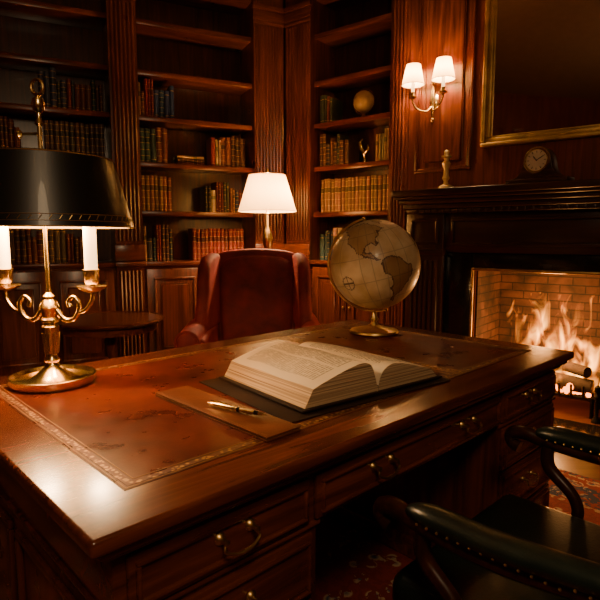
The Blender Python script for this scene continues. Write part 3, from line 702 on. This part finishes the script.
m.box(-0.262,-0.004,-0.20,0.20,0.002,0.008,brown_cover,0.002); m.box(0.004,0.262,-0.20,0.20,0.002,0.008,brown_cover,0.002); m.box(-0.03,0.03,-0.20,0.20,0.0005,0.006,brown_cover,0.002)
m.box(-0.002,0.002,-0.19,0.19,0.006,0.02,edgem)
m.obj('open_book',(0.090,1.535,HD+0.006),38)
m=MB(); m.box(-0.295,0.295,-0.22,0.22,0,0.003,brown_cover,0.001)
m.obj('desk_blotter',(0.075,1.52,HD+0.0018),38)
m=MB(); m.box(-0.225,0.225,-0.050,0.050,0,0.003,folderm,0.0012); m.box(-0.223,0.221,-0.047,0.048,0.003,0.007,edgem); m.box(-0.225,0.225,-0.050,0.050,0.007,0.010,folderm,0.0014)
m.box(-0.217,0.217,-0.043,-0.042,0.0098,0.0104,softgold); m.box(-0.217,0.217,0.042,0.043,0.0098,0.0104,softgold)
m.obj('leather_notebook',(-0.190,1.25,HD+0.0018),-45.5)
m=MB(); P=Matrix.Rotation(R(90),4,'Y')
m.lathe([(0,-0.088),(0.003,-0.087),(0.0045,-0.08),(0.006,-0.075),(0.0065,-0.005)],brass,M=P,seg=18)
m.lathe([(0.0072,-0.010),(0.0072,-0.004),(0.0065,-0.004)],brass,M=P,seg=18)
m.lathe([(0.0065,-0.004),(0.0062,0.03),(0.005,0.05)],brassd,M=P,seg=18); m.lathe([(0.0067,0.002),(0.0067,0.010)],pen_black,M=P,seg=18)
m.lathe([(0.0052,0.050),(0.0048,0.062)],pen_black,M=P,seg=18); m.lathe([(0.0048,0.062),(0.0025,0.075),(0,0.088)],brass,M=P,seg=18)
m.tube([(-0.078,0,0.0075),(-0.03,0,0.0085)],0.0015,brass,6)
m.obj('fountain_pen',(-0.148,1.216,HD+0.0195),-30.5)

# ------------------------------------------------------------------ rug
m=MB(); hx,hy=1.60,1.0; rm=rug_mat(hx,hy); m.box(-hx,hx,-hy,hy,0.0,0.010,rm,0.003)
m.obj('persian_rug',dl(0,-0.3,0.0005),RD)

# ------------------------------------------------------------------ desk armchair (front = +y)
m=MB(); zf=0.022
m.box(-0.27,0.27,-0.25,0.26,0.39,0.485,green,0.035,5)
m.box(-0.285,0.285,-0.26,0.265,0.335,0.40,darkx,0.008,3)
for s_ in (-1,1):
    m.tube(catmull([(s_*0.26,0.235,0.37),(s_*0.265,0.25,0.28),(s_*0.26,0.235,0.14),(s_*0.265,0.26,0.0)]),[0.032,0.03,0.018,0.022],darkz,12)
    m.tube(catmull([(s_*0.25,-0.24,0.37),(s_*0.25,-0.25,0.2),(s_*0.25,-0.31,0.0)]),[0.026,0.022,0.02],darkz,12)
    m.tube(catmull([(s_*0.25,-0.24,0.36),(s_*0.255,-0.27,0.6),(s_*0.25,-0.33,0.85),(s_*0.24,-0.38,1.0)]),[0.022,0.022,0.02,0.018],darkz,12)
    m.tube(catmull([(s_*0.255,-0.29,0.69),(s_*0.285,-0.18,0.655),(s_*0.295,0.0,0.632),(s_*0.295,0.16,0.635),(s_*0.292,0.22,0.645),(s_*0.29,0.256,0.636),(s_*0.29,0.258,0.612),(s_*0.29,0.235,0.602)],6),[0.016,0.018,0.019,0.018,0.019,0.018,0.015,0.017],darkx,12)
    m.tube(catmull([(s_*0.292,0.16,0.625),(s_*0.292,0.155,0.57),(s_*0.29,0.09,0.51),(s_*0.285,0.08,0.455),(s_*0.28,0.13,0.39),(s_*0.275,0.15,0.36)],6),[0.016,0.017,0.015,0.015,0.018,0.018],darkz,12)
    m.tube(catmull([(s_*0.283,-0.21,0.668),(s_*0.292,-0.17,0.674),(s_*0.296,0.0,0.660),(s_*0.295,0.14,0.660),(s_*0.293,0.190,0.655)],6),[0.014,0.029,0.031,0.029,0.014],green,16,flat=0.75)
    for i in range(16):
        y=-0.16+i*0.021
        for q in (-1,1): m.sphere((s_*0.295+q*0.028,y,0.650+ (0.008 if y<-0.1 else 0)),0.0028,brassd,8)
m.prism([(-0.24,0.58),(-0.25,0.96),(-0.15,1.0),(0,1.02),(0.15,1.0),(0.25,0.96),(0.24,0.58)],'xz',-0.30,-0.24,green,0.02,4,fn=lambda co:(co.x,co.y-(co.z-0.58)*0.22,co.z))
m.tube(catmull([(-0.245,-0.37,0.98),(-0.15,-0.385,1.02),(0,-0.39,1.045),(0.15,-0.385,1.02),(0.245,-0.37,0.98)],6),0.020,darkx,12)
m.tube([(-0.25,-0.27,0.56),(0.25,-0.27,0.56)],0.018,darkx,12)
m.obj('desk_armchair',dl(-0.06,-0.875,zf-0.004),RD)

# ------------------------------------------------------------------ added fill lamp behind the camera, modelled as an unseen ceiling fixture
m=MB()
m.lathe([(0,0.85),(0.06,0.85),(0.06,0.82),(0.01,0.8),(0.008,0.3),(0.03,0.28),(0.05,0.2),(0.03,0.1),(0.015,0.06),(0.04,0.0),(0.02,-0.05),(0,-0.07)],brass,seg=24)
for k in range(6):
    a=k*math.pi/3; ca,sa=math.cos(a),math.sin(a)
    m.tube(catmull([(0.02*ca,0.02*sa,0.05),(0.12*ca,0.12*sa,-0.03),(0.26*ca,0.26*sa,-0.02),(0.32*ca,0.32*sa,0.06)]),0.008,brass,8)
    m.lathe([(0,0.05),(0.035,0.06),(0.012,0.065),(0.012,0.16),(0,0.16)],candle,c=(0.32*ca,0.32*sa,0),seg=14)
    m.lathe([(0.075,0.12),(0.045,0.24)],linen,c=(0.32*ca,0.32*sa,0),seg=24)
o=m.obj('added_fill_chandelier',(0.2,-0.5,CE-0.85))
light('added_fill_light',(0,0,-0.25),60,(1,0.68,0.38),0.25,o)

# ------------------------------------------------------------------ world + camera
w=bpy.data.worlds.new('dim_room'); bpy.context.scene.world=w; w.use_nodes=True
w.node_tree.nodes['Background'].inputs[0].default_value=(1,0.5,0.25,1); w.node_tree.nodes['Background'].inputs[1].default_value=0.02
cam=bpy.data.cameras.new('camera'); co=bpy.data.objects.new('camera',cam); bpy.context.collection.objects.link(co)
cam.sensor_width=36; cam.lens=535/600*36; cam.clip_start=0.02
co.location=(0,0,1.19); co.rotation_euler=(R(90-6.72),0,0)
bpy.context.scene.camera=co
